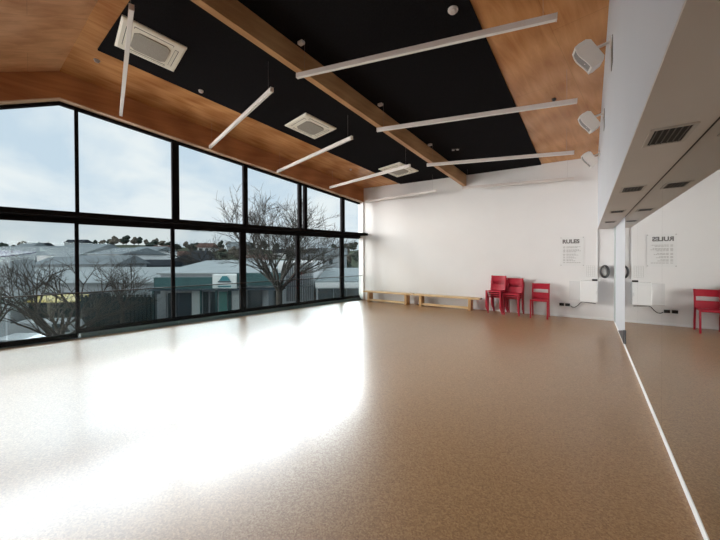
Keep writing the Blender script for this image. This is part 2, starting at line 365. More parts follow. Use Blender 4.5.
pts = [(beam_x(y0), y0), (beam_x(y0)+BW, y0), (beam_x(y1)+BW, y1), (beam_x(y1), y1)]
bm_.hexa([Vector((x, y, ceil_z(x, y)-.34)) for x, y in pts]+[Vector((x, y, ceil_z(x, y)-.003)) for x, y in pts])
tag(bm_.build('ceiling_beam', M['beam']), 'long laminated timber beam running down the ceiling between the black panels', 'beam')

# ------------------------------------------------------------------ pendant linear lights
NX, NY = T, -S
def pendant(L_, R_, label, group, wires, rose):
    a, b = Vector(L_), Vector(R_); c_ = (a+b)/2
    t = thing('pendant_light', c_, label, 'pendant light', group)
    d = (b-a).normalized(); w = d.cross(Vector((0,0,1))).normalized(); up = w.cross(d).normalized(); ln = (b-a).length
    mtx = Matrix.Translation(c_) @ Matrix((d, w, up)).transposed().to_4x4()
    h = MB(); h.bevbox(-ln/2+.008, ln/2-.008, -.025, .025, -.028, .034, .003, mtx, 1); h.build('housing', M['fix'], t)
    df = MB(); df.box(-ln/2+.012, ln/2-.012, -.021, .021, -.034, -.0275, mtx); df.build('diffuser', M['diff'], t)
    for sx in (-1, 1):
        e = MB(); x0, x1 = sorted((sx*(ln/2-.008), sx*ln/2)); e.box(x0, x1, -.0265, .0265, -.036, .0355, mtx); e.build('end_cap', M['fix'], t)
    for sx in (-1, 1):
        q = mtx @ Vector((sx*(ln/2-.13), 0, .034)); zc = ceil_z(q.x, q.y)-.033
        wv = MB(); wv.tube([q, Vector((q.x, q.y, zc))], .0014, 6); wv.build('suspension_wire', M['wire'], t)
    if rose:
        q = mtx @ Vector((-(ln/2-.13), 0, .034)); zc = ceil_z(q.x, q.y)-.036
        rs = MB(); rs.bevbox(q.x-.11, q.x-.02, q.y-.035, q.y+.035, zc-.045, zc-.0005, .008); rs.build('ceiling_rose', M['fix'], t)
LL = [((-7.36, 2.53, 4.275), (-4.241, 1.572, 4.354)), ((-7.143, 4.206, 4.068), (-4.038, 3.407, 4.131)), ((-6.906, 5.997, 3.85), (-3.862, 5.275, 3.904)), ((-6.447, 7.655, 3.645), (-3.458, 7.055, 3.685)), ((-6.30, 9.43, 3.44), (-3.605, 9.08, 3.448))]
LB = ['white linear pendant light nearest the roof ridge, crossing the large ceiling air unit', 'white linear pendant light on the window side, second from the ridge', 'white linear pendant light on the window side, passing beyond the middle air unit', 'white linear pendant light on the window side, crossing the air unit nearest the far wall', 'white linear pendant light hanging in front of the far wall on its window side']
for (l, r), lb in zip(LL, LB): pendant(l, r, lb, 'linear pendant lights on the window side', 0, False)
RR = [((-3.443, 3.364, 4.129), (-.261, 4.011, 4.017)), ((-3.249, 5.236, 3.902), (-.124, 5.804, 3.80)), ((-3.084, 7.187, 3.665), (-.215, 7.751, 3.566)), ((-2.85, 9.10, 3.428), (-.259, 9.36, 3.373))]
RB = ['white linear pendant light on the mirror side, its end below the nearest speaker', 'white linear pendant light on the mirror side, ending beside the middle speaker', 'white linear pendant light on the mirror side, ending beside the farthest speaker', 'white linear pendant light close against the far wall on the mirror side']
for k, ((l, r), lb) in enumerate(zip(RR, RB)): pendant(l, r, lb, 'linear pendant lights on the mirror side', 0, k < 3)

# ------------------------------------------------------------------ things on the ceiling
def ceil_frame(x, y, yaw, drop=.031):
    n_ = Vector((-T, S, 1)).normalized(); xa = Vector((math.cos(yaw), math.sin(yaw), 0)); xa = (xa-n_*xa.dot(n_)).normalized(); ya = n_.cross(xa)
    return Matrix.Translation((x, y, ceil_z(x, y)-drop)) @ Matrix((xa, ya, n_)).transposed().to_4x4()
def cassette(x, y, yaw, label):
    m_ = ceil_frame(x, y, yaw); t = thing('ceiling_air_conditioner', m_.translation, label, 'air conditioner', 'ceiling cassette air conditioners')
    p_ = MB(); h = .41; p_.add([m_@Vector(q) for q in ((-h,-h,0),(h,-h,0),(h,h,0),(-h,h,0),(-h,-h,-.02),(h,-h,-.02),(h,h,-.02),(-h,h,-.02),(-h+.03,-h+.03,-.035),(h-.03,-h+.03,-.035),(h-.03,h-.03,-.035),(-h+.03,h-.03,-.035))],
        [(0,1,2,3),(0,1,5,4),(1,2,6,5),(2,3,7,6),(3,0,4,7),(4,5,9,8),(5,6,10,9),(6,7,11,10),(7,4,8,11),(8,9,10,11)]); p_.build('cover_panel', M['ac'], t)
    g = MB(); c8 = .06; q = .235; oc = [(-q+c8,-q),(q-c8,-q),(q,-q+c8),(q,q-c8),(q-c8,q),(-q+c8,q),(-q,q-c8),(-q,-q+c8)]
    g.prism([(a_, b_, -.048) for a_, b_ in oc], (0, 0, .014), m_)
    g.build('intake_grille', M['acg'], t)
    for k in range(4):
        rm = m_ @ Matrix.Rotation(k*math.pi/2, 4, 'Z')
        s_ = MB(); s_.box(-.25, .25, .285, .335, -.0375, -.034, rm); lv = s_.build('air_slot', M['dark'], t)
        v_ = MB(); v_.hexa([rm@Vector(w_) for w_ in ((-.245,.288,-.043),(.245,.288,-.043),(.245,.328,-.0385),(-.245,.328,-.0385),(-.245,.288,-.038),(.245,.288,-.038),(.245,.328,-.0375),(-.245,.328,-.0375))]); v_.build('louvre', M['ac'], t)
cassette(-5.52, 2.30, -.22, 'large cream ceiling air unit nearest the roof ridge, crossed by a pendant light')
cassette(-5.03, 5.32, -.2, 'middle of the three cream ceiling air units in the black panel')
cassette(-4.48, 8.38, -.24, 'cream ceiling air unit nearest the far wall')
def disc(x, y, r, label, m='fix', name='smoke_detector', cat='smoke detector', drop=.031):
    m_ = ceil_frame(x, y, 0, drop); t = thing(name, m_.translation, label, cat)
    a_ = MB(); a_.lathe([(r, -.001), (r, -.012), (r*.93, -.018)], m_); a_.build('base_plate', M[m], t)
    b_ = MB(); b_.lathe([(r*.78, -.018), (r*.72, -.034), (r*.4, -.042)], m_); b_.build('sensor_head', M[m], t)
disc(-1.351, 3.953, .062, 'white round smoke detector on the black panel above the nearest mirror-side pendant')
disc(-5.968, 3.345, .045, 'small white round detector on the black panel between the first two air units')
disc(-6.80, 2.0, .045, 'small round sprinkler head on the plywood beside the black panel corner', 'wire', 'ceiling_sprinkler', 'sprinkler', .0)
disc(-.474, 6.591, .035, 'small dark round sensor on the plywood above the middle mirror-side pendant', 'blackp', 'ceiling_sensor', 'sensor', .0)
disc(-5.74, 7.77, .03, 'small round sprinkler head between the farthest air unit and the plywood edge', 'wire', 'ceiling_sprinkler', 'sprinkler')
m_ = ceil_frame(-2.578, 7.70, .2); t = thing('emergency_light', m_.translation, 'small twin emergency lamp on the black panel near the far wall', 'emergency light')
a_ = MB(); a_.bevbox(-.09, .09, -.03, .03, -.03, .0, .006, m_); a_.build('body', M['blackp'], t)
for sx in (-.05, .05):
    a_ = MB(); a_.lathe([(.03, -.03), (.034, -.045), (.02, -.05)], m_ @ Matrix.Translation((sx, 0, 0)), 14); a_.build('lamp_head', M['wire'], t)

# ------------------------------------------------------------------ speakers on the bulkhead
def speaker(x, y, z, label, yaw=12, tilt=31):
    t = thing('wall_mounted_speaker', (x, y, z), label, 'speaker', 'white speakers along the bulkhead')
    m_ = Matrix.Translation((x, y, z)) @ Matrix.Rotation(math.pi+math.radians(yaw), 4, 'Z') @ Matrix.Rotation(math.radians(tilt), 4, 'Y')
    hw = .072
    # side profile: x forward, z up; the front runs in a shallow S
    fr_ = []
    for k in range(13):
        s_ = k/12; zz = -.15+.30*s_; fr_.append((.045+.016*math.sin(math.pi*s_)-.008*math.sin(2*math.pi*s_), zz))
    prof = fr_ + [(.02, .156), (-.055, .148), (-.09, .115), (-.09, -.115), (-.065, -.146), (.02, -.156)]
    n_ = len(prof)
    rim = .012
    b_ = MB(); b_.prism([(px, -hw, pz) for px, pz in prof], (0, 2*hw, 0), m_); b_.build('cabinet', M['speaker'], t)
    # raised rim round the grille
    r_ = MB()
    for sy in (-1, 1):
        lo, hi = sorted((sy*hw, sy*(hw-rim)))
        for k in range(12):
            (x0, z0), (x1, z1) = fr_[k], fr_[k+1]
            r_.hexa([m_@Vector(q) for q in ((x0,lo,z0),(x0+.014,lo,z0),(x0+.014,hi,z0),(x0,hi,z0),(x1,lo,z1),(x1+.014,lo,z1),(x1+.014,hi,z1),(x1,hi,z1))])
    for k in (0, 11):
        (x0, z0), (x1, z1) = fr_[k], fr_[k+1]
        r_.hexa([m_@Vector(q) for q in ((x0,-hw,z0),(x0+.014,-hw,z0),(x0+.014,hw,z0),(x0,hw,z0),(x1,-hw,z1),(x1+.014,-hw,z1),(x1+.014,hw,z1),(x1,hw,z1))])
    r_.build('front_rim', M['speaker'], t)
    g = MB()
    for k in range(1, 11):
        (x0, z0), (x1, z1) = fr_[k], fr_[k+1]
        g.hexa([m_@Vector(q) for q in ((x0+.001,-hw+rim,z0),(x0+.004,-hw+rim,z0),(x0+.004,hw-rim,z0),(x0+.001,hw-rim,z0),(x1+.001,-hw+rim,z1),(x1+.004,-hw+rim,z1),(x1+.004,hw-rim,z1),(x1+.001,hw-rim,z1))])
    g.build('grille', M['spgrille'], t)
    a_ = MB(); q = m_@Vector((-.085, 0, .03)); a_.tube([q, Vector((XB-.012, q.y+.01, q.z+.03))], .016, 8); a_.box(XB-.014, XB-.0005, q.y-.03, q.y+.03, q.z-.03, q.z+.07); a_.build('bracket', M['speaker'], t)
    l_ = MB(); l_.tube([m_@Vector((fr_[4][0]+.004, 0, fr_[4][1])), m_@Vector((fr_[4][0]+.008, 0, fr_[4][1]))], .007, 8); l_.build('badge', M['fix'], t)
speaker(.0, 4.33, 3.665, 'white wall speaker nearest the camera, tilted down from the bulkhead')
speaker(.015, 6.18, 3.575, 'middle white wall speaker on the bulkhead')
speaker(.03, 8.02, 3.44, 'white wall speaker nearest the far wall')
for y, z, lb in ((4.17, 3.55, 'narrow slotted vent in the bulkhead face beside the nearest speaker'), (5.98, 3.50, 'narrow slotted vent in the bulkhead face beside the middle speaker')):
    t = thing('wall_vent', (XB, y, z), lb, 'vent')
    a_ = MB(); a_.box(XB-.004, XB-.0005, y-.11, y+.11, z-.13, z+.13); a_.build('backing', M['dark'], t)
    for k in range(6):
        a_ = MB(); yy = y-.10+.04*k; a_.box(XB-.006, XB-.004, yy-.006, yy+.006, z-.13, z+.13); a_.build('slat', M['acg'], t)
# ------------------------------------------------------------------ soffit vents
def soffit_vent(y, label):
    x0, x1, y0, y1 = .285, .43, y-.14, y+.14; zz = ZS-.012
    t = thing('soffit_vent', ((x0+x1)/2, y, zz), label, 'vent', 'air vents in the soffit')
    fr = MB(); w = .018
    for bx in ((x0-w, x0, y0-w, y1+w), (x1, x1+w, y0-w, y1+w), (x0, x1, y0-w, y0), (x0, x1, y1, y1+w)): fr.box(*bx, zz-.008, zz-.0005)
    fr.build('frame', M['grill'], t)
    b_ = MB(); b_.box(x0, x1, y0, y1, zz-.0025, zz-.0008); b_.build('backing', M['dark'], t)
    for k in range(6):
        xx = x0+(k+.5)*(x1-x0)/6; s_ = MB(); s_.hexa([Vector(q) for q in ((xx-.002,y0,zz-.007),(xx+.002,y0,zz-.007),(xx+.002,y1,zz-.007),(xx-.002,y1,zz-.007),(xx-.002,y0,zz-.0025),(xx+.002,y0,zz-.0025),(xx+.002,y1,zz-.0025),(xx-.002,y1,zz-.0025))]); s_.build('slat', M['slat'], t)
soffit_vent(2.39, 'slatted air vent in the soffit nearest the camera')
soffit_vent(4.08, 'slatted air vent in the soffit, second from the camera')
soffit_vent(6.0, 'slatted air vent in the soffit, third from the camera')
soffit_vent(7.75, 'slatted air vent in the soffit nearest the far wall')

# ------------------------------------------------------------------ benches
def bench(x0, x1, y, l0, l1, label, bracket=False):
    t = thing('gym_bench', ((x0+x1)/2, y, 0), label, 'bench', 'low pine benches along the far wall')
    s_ = MB(); s_.bevbox(x0, x1, y-.13, y+.13, .315, .36, .008); s_.build('seat', M['pine'], t)
    for lx in (l0, l1):
        l_ = MB(); l_.bevbox(lx-.04, lx+.04, y-.12, y+.12, .0, .316, .006); l_.build('leg', M['pine_end'], t)
        f_ = MB(); f_.box(lx-.042, lx+.042, y-.14, y-.115, .0, .03); f_.build('foot', M['pine_end'], t)
    b_ = MB(); b_.bevbox(l0+.04, l1-.04, y-.10, y-.055, .035, .10, .005); b_.build('stretcher', M['pine'], t)
    if bracket:
        k_ = MB(); k_.box(x1-.02, x1+.035, y-.06, y+.06, .325, .35); k_.build('hook_bracket', M['blackp'], t)
bench(-6.30, -4.49, 9.33, -6.09, -4.69, 'low pine bench in the corner beside the windows')
bench(-4.42, -2.43, 9.33, -4.19, -2.70, 'low pine bench next to the stacked red chairs', True)

# ------------------------------------------------------------------ red chairs (local: front towards -y)
def chair_parts():
    P_ = {}
    s_ = MB(); s_.bevbox(-.1645, .1645, -.195, .185, .415, .45, .010); P_['seat'] = s_
    W0, W1 = .165, .195
    for sx in (-1, 1):
        lo, hi = sorted((sx*W0, sx*W1))
        l_ = MB(); l_.hexa([Vector(q) for q in ((lo,-.215,0),(hi,-.215,0),(hi,-.190,0),(lo,-.190,0),(lo,-.205,.452),(hi,-.205,.452),(hi,-.165,.452),(lo,-.165,.452))]); P_['front_leg%d' % sx] = l_
        r_ = MB()   # rear leg and back post in one
        a0 = [(.205,.235,0), (.155,.195,.45), (.185,.212,.65), (.228,.250,.83)]
        for (ya, yb, za), (yc, yd, zb) in zip(a0[:-1], a0[1:]):
            r_.hexa([Vector(q) for q in ((lo,ya,za),(hi,ya,za),(hi,yb,za),(lo,yb,za),(lo,yc,zb),(hi,yc,zb),(hi,yd,zb),(lo,yd,zb))])
        P_['rear_leg%d' % sx] = r_
    def slat(z0, z1, bow):
        b_ = MB(); N = 8
        def yb_(z): return .195+(z-.65)*(.235-.195)/.18 if z > .65 else .172+(z-.45)*(.195-.172)/.2
        for k in range(N):
            xa, xb_ = -.164+.328*k/N, -.164+.328*(k+1)/N
            ba, bb_ = bow*(1-(xa/.165)**2), bow*(1-(xb_/.165)**2)
            b_.hexa([Vector(q) for q in ((xa,yb_(z0)+ba-.002,z0),(xb_,yb_(z0)+bb_-.002,z0),(xb_,yb_(z0)+bb_+.008,z0),(xa,yb_(z0)+ba+.008,z0),(xa,yb_(z1)+ba-.002,z1),(xb_,yb_(z1)+bb_-.002,z1),(xb_,yb_(z1)+bb_+.008,z1),(xa,yb_(z1)+ba+.008,z1))])
        return b_
    P_['slat_top'] = slat(.685, .825, .012); P_['slat_low'] = slat(.45, .60, .012)
    return P_
CH = chair_parts()
NAMES = [('seat','seat'),('front_leg-1','front_leg'),('front_leg1','front_leg'),('rear_leg-1','rear_leg'),('rear_leg1','rear_leg'),('slat_top','back_slat'),('slat_low','back_slat')]
def first_chair(loc, rz, label, group):
    t = thing('stacking_chair', loc, label, 'chair', group, (0, 0, rz))
    for k, nm in NAMES: CH[k].build(nm, M['red'], t, local=True)
    return t
proto = first_chair((-.955, 9.12, 0), .0, 'single red plastic chair standing by itself against the far wall', 'red chairs')
def copy_chair(loc, rz, label, group):
    r = proto.copy(); COL.objects.link(r); r.location = loc; r.rotation_euler = (0, 0, rz); r['label'] = label; r['group'] = group
    for ch in list(proto.children):
        c_ = ch.copy(); COL.objects.link(c_); c_.parent = r
def chair_stack(x, y, rz, labels, dz, dy, group):
    for k, lb in enumerate(labels):
        fx, fy = math.sin(rz)*dy*k, -math.cos(rz)*dy*k
        copy_chair((x+fx, y+fy, k*dz), rz, lb, group)
chair_stack(-1.97, 9.29, -.12, ['bottom red chair of the taller stack, next to the bench', 'second red chair up in the taller stack next to the bench', 'third red chair up in the taller stack next to the bench', 'topmost red chair of the taller stack, next to the bench'], .055, .05, 'red chairs in the taller stack')
chair_stack(-1.565, 9.25, -.10, ['bottom red chair of the lower stack, beside the single chair', 'middle red chair of the lower stack, beside the single chair', 'topmost red chair of the lower stack, beside the single chair'], .055, .05, 'red chairs in the lower stack')

# ------------------------------------------------------------------ far wall fittings
def text_mesh(txt, size, m, parent, name, loc, bold=.0):
    cu = bpy.data.curves.new('t', 'FONT'); cu.body = txt; cu.size = size; cu.extrude = .001; cu.offset = bold; cu.align_x = 'LEFT'
    tmp = bpy.data.objects.new('t', cu); COL.objects.link(tmp); dg = bpy.context.evaluated_depsgraph_get(); dg.update()
    me = bpy.data.meshes.new_from_object(tmp.evaluated_get(dg)); bpy.data.objects.remove(tmp); bpy.data.curves.remove(cu)
    me.transform(Matrix.Translation(loc) @ Matrix.Rotation(math.pi/2, 4, 'X'))
    off = Vector((0,0,0)); p_ = parent
    while p_ is not None: off += p_.location; p_ = p_.parent
    me.transform(Matrix.Translation(-off)); me.name = name
    me.materials.clear(); me.materials.append(m)
    o = bpy.data.objects.new(name, me); COL.objects.link(o); o.parent = parent; return o
t = thing('rules_sign', (-.305, D, 1.27), 'white rules sign with a bold heading fixed to the far wall', 'sign')
a_ = MB(); a_.box(-.55, -.06, D-.008, D-.001, 1.27, 1.98); a_.build('panel', M['clearsheet'], t)
text_mesh('RULES', .128, M['ink'], t, 'heading', (-.505, D-.0085, 1.83), .006)
a_ = MB(); rr = random.Random(3)
for k, (z, w) in enumerate([(1.74,.36),(1.715,.30),(1.665,.33),(1.64,.37),(1.615,.28),(1.56,.26),(1.535,.31),(1.49,.22),(1.465,.27),(1.42,.20),(1.395,.25),(1.35,.36)]):
    x = -.49
    a_.box(x, x+.045, D-.0098, D-.008, z-.005, z+.006); x += .07
    while x < -.49+w:
        l_ = rr.uniform(.02, .05); a_.box(x, min(x+l_, -.49+w), D-.0098, D-.008, z-.005, z+.006); x += l_+.010
a_.build('small_print', M['ink2'], t)
for x, z in ((-.535, 1.965), (-.075, 1.965), (-.535, 1.285), (-.075, 1.285)):
    a_ = MB(); a_.tube([(x, D-.007, z), (x, D-.016, z)], .010, 10); a_.build('fixing_stud', M['wire'], t)
t = thing('wall_notice', (.085, D, .97), 'small white paper notice with a printed grid above the white cabinet', 'notice')
a_ = MB(); a_.box(-.02, .172, D-.004, D-.001, .985, 1.30); a_.build('sheet', M['paper'], t)
a_ = MB()
for k in range(5): a_.box(-.01+.04*k, -.007+.04*k, D-.006, D-.004, 1.02, 1.28)
for k in range(7): a_.box(-.01, .155, D-.006, D-.004, 1.02+.043*k, 1.022+.043*k)
a_.build('printed_grid', M['ink2'], t)
t = thing('wall_cabinet', (.04, D, .42), 'small white cabinet fixed low on the far wall under the paper notice', 'cabinet')
a_ = MB(); a_.bevbox(-.13, .205, D-.20, D-.001, .42, .925, .006); a_.build('body', M['white2'], t)
a_ = MB(); a_.bevbox(-.125, .20, D-.215, D-.2005, .43, .90, .004); a_.build('door', M['white2'], t)
a_ = MB(); a_.box(.17, .185, D-.228, D-.2155, .62, .70); a_.build('latch', M['grey'], t)
t = MB(); t.bevbox(.095, .20, D-.19, D-.10, .926, .968, .006); tag(t.build('card_reader', M['blackp']), 'small black device lying on top of the white cabinet', 'device')
t = MB(); t.bevbox(-.36, -.135, D-.03, D-.001, .43, .90, .006); tag(t.build('flat_panel', M['grey']), 'flat pale grey panel on the far wall beside the white cabinet', 'panel')
for (x, lb) in ((-.52, 'black double power socket low on the far wall, the one farther from the white cabinet'), (-.395, 'black double power socket low on the far wall, the one nearer the white cabinet')):
    t = thing('wall_socket', (x, D, .27), lb, 'socket', 'black power sockets on the far wall')
    a_ = MB(); a_.bevbox(x-.05, x+.05, D-.03, D-.001, .272, .342, .006); a_.build('plate', M['blackp'], t)
    for sx in (-.022, .022):
        a_ = MB(); a_.box(x+sx-.014, x+sx+.014, D-.034, D-.03, .29, .325); a_.build('switch', M['dark'], t)
a_ = MB(); pts = [(-.335, D-.02, .285), (-.29, D-.03, .255), (-.24, D-.03, .26), (-.18, D-.045, .315), (-.13, D-.06, .385), (-.09, D-.09, .405), (.0, D-.1, .402), (.1, D-.1, .395), (.17, D-.1, .385)]
a_.tube(pts, .008, 8); tag(a_.build('power_cord', M['cable']), 'dark power cord drooping from the sockets to the white cabinet', 'cord')
a_ = MB(); a_.box(.178, .206, D-.03, D-.001, .985, ZS-.014); tag(a_.build('cable_conduit', M['white2']), 'white vertical conduit running down the far wall from the bulkhead corner', 'conduit')
t = thing('cable_coil', (.335, D, 1.0), 'dark coiled cable hung on the far wall beside the white conduit', 'cable')
rr = random.Random(5)
for k in range(5):
    a_ = MB(); r0 = .066+.004*k; cx_, czz = .335+rr.uniform(-.006, .006), 1.145+rr.uniform(-.008, .008)
    a_.tube([(cx_+r0*math.cos(2*math.pi*j/24), D-.03-.016*k+.004*math.sin(j), czz+r0*1.75*math.sin(2*math.pi*j/24)) for j in range(24)], .012, 8, closed=True); a_.build('loop', M['cable'], t)
a_ = MB(); a_.tube([(.335, D-.001, 1.255), (.335, D-.12, 1.255), (.335, D-.12, 1.28)], .008, 8); a_.build('hook', M['wire'], t)
a_ = MB(); a_.bevbox(.300, .372, D-.06, D-.005, 1.06, 1.22, .01); a_.build('plug_end', M['grey'], t)
# dark tapering wedge at the foot of the white wall end, door edge trim
a_ = MB(); a_.prism([(XM-.016, 6.87, .058), (XM-.016, 8.05, .058), (XM-.016, 6.87, .285)], (.014, 0, 0)); tag(a_.build('dark_wedge', M['cable']), 'dark tapering wedge low on the white wall end beside the mirrors', 'kick plate')
a_ = MB(); a_.box(XM-.02, XM, 9.0, 9.12, .056, ZS-.013); struct(a_.build('trim_8', M['mirror_edge']))

# ------------------------------------------------------------------ outdoors: street coordinates (x across, d away, z up)
YAW = -.6092
RX = Vector((math.cos(YAW), -math.sin(YAW), 0)); RD = Vector((math.sin(YAW), math.cos(YAW), 0))
def S3(x, d, z): return RX*x + RD*d + Vector((0, 0, z))
SM = Matrix(((RX.x, RD.x, 0, 0), (RX.y, RD.y, 0, 0), (0, 0, 1, 0), (0, 0, 0, 1)))
G = -4.0
def X_(px, d): return (px-360)*d/325.5
def Z_(row, d, px=180): return 1.5-(row-257.6-.0046*(360-px))*d/325.5
g = MB(); g.prism([S3(-110, 9.5, G-.3), S3(30, 9.5, G-.3), S3(60, 62, G-.3), S3(-140, 62, G-.3)], (0, 0, .3)); struct(g.build('street_ground', M['asphalt']), 'dark asphalt street below the windows', 'street')
def hill_z(x, d):
    k = max(0, min(1, (d-50)/150)); k = k*k*(3-2*k)
    return G + k*(11.0+1.6*math.sin(x*.035)+1.2*math.sin(x*.09+1))*(1 if x < -40 else .85)
hm = MB(); NXh, NDh = 48, 22; vs = []; fs_ = []
for j in range(NDh+1):
    for i in range(NXh+1):
        x = -260+400*i/NXh; d = 48+190*j/NDh; vs.append(S3(x, d, hill_z(x, d)-.05))
for j in range(NDh):
    for i in range(NXh):
        a_ = j*(NXh+1)+i; fs_.append((a_, a_+1, a_+NXh+2, a_+NXh+1))
hm.add(vs, fs_, True); struct(hm.build('hillside_ground', M['hill']), 'green and brown hillside beyond the houses', 'hill')

def house(name, x0, x1, d0, d1, z0, zw, zr, wall, roof, label, cat, group=None, wins=(), ridge='x', over=.3, wm='win'):
    base = S3((x0+x1)/2, d0, z0); t = thing(name, base, label, cat, group)
    w = MB(); w.box(x0, x1, d0, d1, z0, zw, SM); w.build('wall', M[wall], t)
    r = MB()
    if ridge == 'x':   # ridge runs across
        dm = (d0+d1)/2; r.prism([(x0-over, d0-over, zw), (x0-over, d1+over, zw), (x0-over, dm, zr)], (x1-x0+2*over, 0, 0), SM)
    elif ridge == 'd':
        xm = (x0+x1)/2; r.prism([(x0-over, d0-over, zw), (x1+over, d0-over, zw), (xm, d0-over, zr)], (0, d1-d0+2*over, 0), SM)
    else:              # mono pitch rising away
        r.hexa([SM@Vector(q) for q in ((x0-over,d0-over,zw),(x1+over,d0-over,zw),(x1+over,d1+over,zw),(x0-over,d1+over,zw),(x0-over,d0-over,zw+.12),(x1+over,d0-over,zw+.12),(x1+over,d1+over,zr),(x0-over,d1+over,zr))])
    r.build('roof', M[roof], t)
    for (a_, b_, c_, e_) in wins:
        q = MB(); q.box(a_, b_, d0-.06, d0-.005, c_, e_, SM); q.build('window', M[wm], t)
    return t

# teal shop straight opposite
d = 25.0
xa, xb_ = X_(153, d), X_(265, d)
shop = house('shop_building', xa, xb_, d+.9, d+9, G, Z_(275, d), Z_(262, d+9)+.15, 'wallg', 'roofw', 'single storey shop with teal fascia and white roof across the street', 'shop', ridge='m', over=.2)
q = MB(); q.box(X_(154, d), X_(212.5, d), d-.05, d+.15, Z_(289, d), Z_(277.5, d), SM); q.build('fascia_board', M['teal'], shop)
q = MB(); q.box(X_(237, d), X_(283, d), d-.05, d+.15, Z_(286, d), Z_(273.5, d), SM); q.build('fascia_board', M['teal'], shop)
sg = MB(); sg.box(X_(213, d), X_(237, d), d-.12, d+.15, Z_(288.5, d), Z_(274.5, d), SM); sgo = sg.build('sign_board', M['win2'], shop)
q = MB(); q.prism([(X_(219.5, d), d-.16, Z_(281, d)), (X_(231, d), d-.16, Z_(281, d)), (X_(227.5, d), d-.16, Z_(276.2, d)), (X_(223, d), d-.16, Z_(276.2, d))], (0, .04, 0), SM); q.build('emblem', M['tealb'], sgo)
q = MB(); q.box(X_(218.5, d), X_(231.5, d), d-.16, d-.12, Z_(282.6, d), Z_(281.2, d), SM); q.build('lettering_band', M['wallb'], sgo)
q = MB(); q.box(X_(218.5, d), X_(231.5, d), d-.16, d-.12, Z_(287.4, d), Z_(285.8, d), SM); q.build('colour_band', M['tealb'], sgo)
q = MB(); q.box(xa-.1, X_(283, d), d-.4, d+.9, Z_(290.2, d), Z_(289.2, d), SM); q.build('verandah', M['wallb'], shop)
for (p0, p1, r0, r1, mm) in ((157, 166, 294, 320, 'wallg'), (168, 175, 293, 320, 'win'), (176, 191, 293, 320, 'wallb'), (192, 201, 291, 315, 'win2'), (203, 208, 292, 318, 'win'), (210, 216, 292, 318, 'win'), (219, 227, 292, 316, 'mint'), (228, 231, 291, 320, 'teal'), (232, 240, 291, 318, 'win2'), (247, 262, 290, 318, 'win')):
    q = MB(); q.box(X_(p0, d+.9), X_(p1, d+.9), d+.84, d+.895, Z_(r1, d+.9), Z_(r0, d+.9), SM); q.build('shop_window', M[mm], shop)
for px in (155, 202, 217.5, 241):
    q = MB(); q.box(X_(px, d)-.06, X_(px, d)+.06, d-.3, d-.18, G, Z_(290, d), SM); q.build('post', M['teal'], shop)
# white lattice building right of the big tree
d = 27.0; lat = thing('lattice_building', S3(X_(292, d), d, G), 'white building with a lattice screen behind the big bare tree', 'building')
q = MB(); q.box(X_(277, d), X_(313, d), d+.3, d+7, G, Z_(262, d), SM); q.build('wall', M['wallw'], lat)
for k in range(15):
    q = MB(); xx = X_(286, d)+k*.15; q.box(xx, xx+.05, d, d+.28, Z_(302, d), Z_(264, d), SM); q.build('lattice_post', M['wallg'], lat)
for r0 in (268, 277, 286):
    q = MB(); q.box(X_(286, d), X_(313, d), d-.04, d+.0, Z_(r0+1.2, d), Z_(r0, d), SM); q.build('lattice_rail', M['roofg'], lat)
# long low shop at the far right
d = 26.0; ls = house('shop_building', X_(316, d), X_(372, d), d, d+10, G, Z_(283.5, d), Z_(265.5, d+10)-.35, 'wallg', 'roofw', 'low shop with a long pale roof seen through the windows nearest the corner', 'shop', ridge='m', over=.1)
q = MB(); q.box(X_(316, d), X_(374, d), d-.5, d-.28, Z_(288, d), Z_(283, d), SM); q.build('fascia_board', M['wallw'], ls)
for (p0, p1) in ((318, 333), (334, 346), (347, 358), (359, 370)):
    q = MB(); q.box(X_(p0, d), X_(p1, d), d-.06, d-.005, Z_(309, d), Z_(289.5, d), SM); q.build('shop_window', M['win'], ls)
# houses between the shop and the hill
house('house', X_(126, 52), X_(156, 52), 52, 58, G, Z_(251, 52), Z_(246.5, 55), 'wallw', 'roofg', 'white house with a row of dark windows beyond the bare branches', 'house', wins=[(X_(p, 52), X_(p+3.2, 52), Z_(258.5, 52), Z_(251.8, 52)) for p in (128, 133, 139.5, 144, 149.5)], over=.15)
house('house', X_(173, 44), X_(200, 44), 44, 50, G, Z_(261.5, 44), Z_(254.5, 44), 'wallb', 'roofd', 'blue grey gabled house behind the teal shop', 'house', ridge='d', over=.4)
house('house', X_(207, 42), X_(226, 42), 42, 46, G, Z_(261.8, 42), Z_(260.2, 44), 'wallw', 'roofw', 'small white house with a pillared porch behind the teal shop sign', 'house', wins=[(X_(p, 42), X_(p+3.4, 42), Z_(267, 42), Z_(262.5, 42)) for p in (210.5, 215, 219.5)], over=.1)
house('house', X_(237, 44), X_(252, 44), 44, 49, G, Z_(263, 44), Z_(258.5, 46), 'wallg', 'roofg', 'grey house partly hidden by the thick window post', 'house', wins=[(X_(p, 44), X_(p+3, 44), Z_(267, 44), Z_(263.6, 44)) for p in (239, 247)], over=.2)
house('house', X_(318, 62), X_(345, 62), 62, 70, G-2, Z_(256, 62), Z_(248.5, 66), 'wallg', 'roofg', 'grey hillside house seen between the corner window posts', 'house', wins=[(X_(p, 62), X_(p+3.6, 62), Z_(264.5, 62), Z_(259.5, 62)) for p in (321, 329)], over=.3)
house('house', X_(156, 60), X_(177, 60), 60, 66, G, Z_(256, 60), Z_(251, 63), 'wallg', 'brick', 'house with a dull red roof beside the white house with the row of windows', 'house', over=.2)
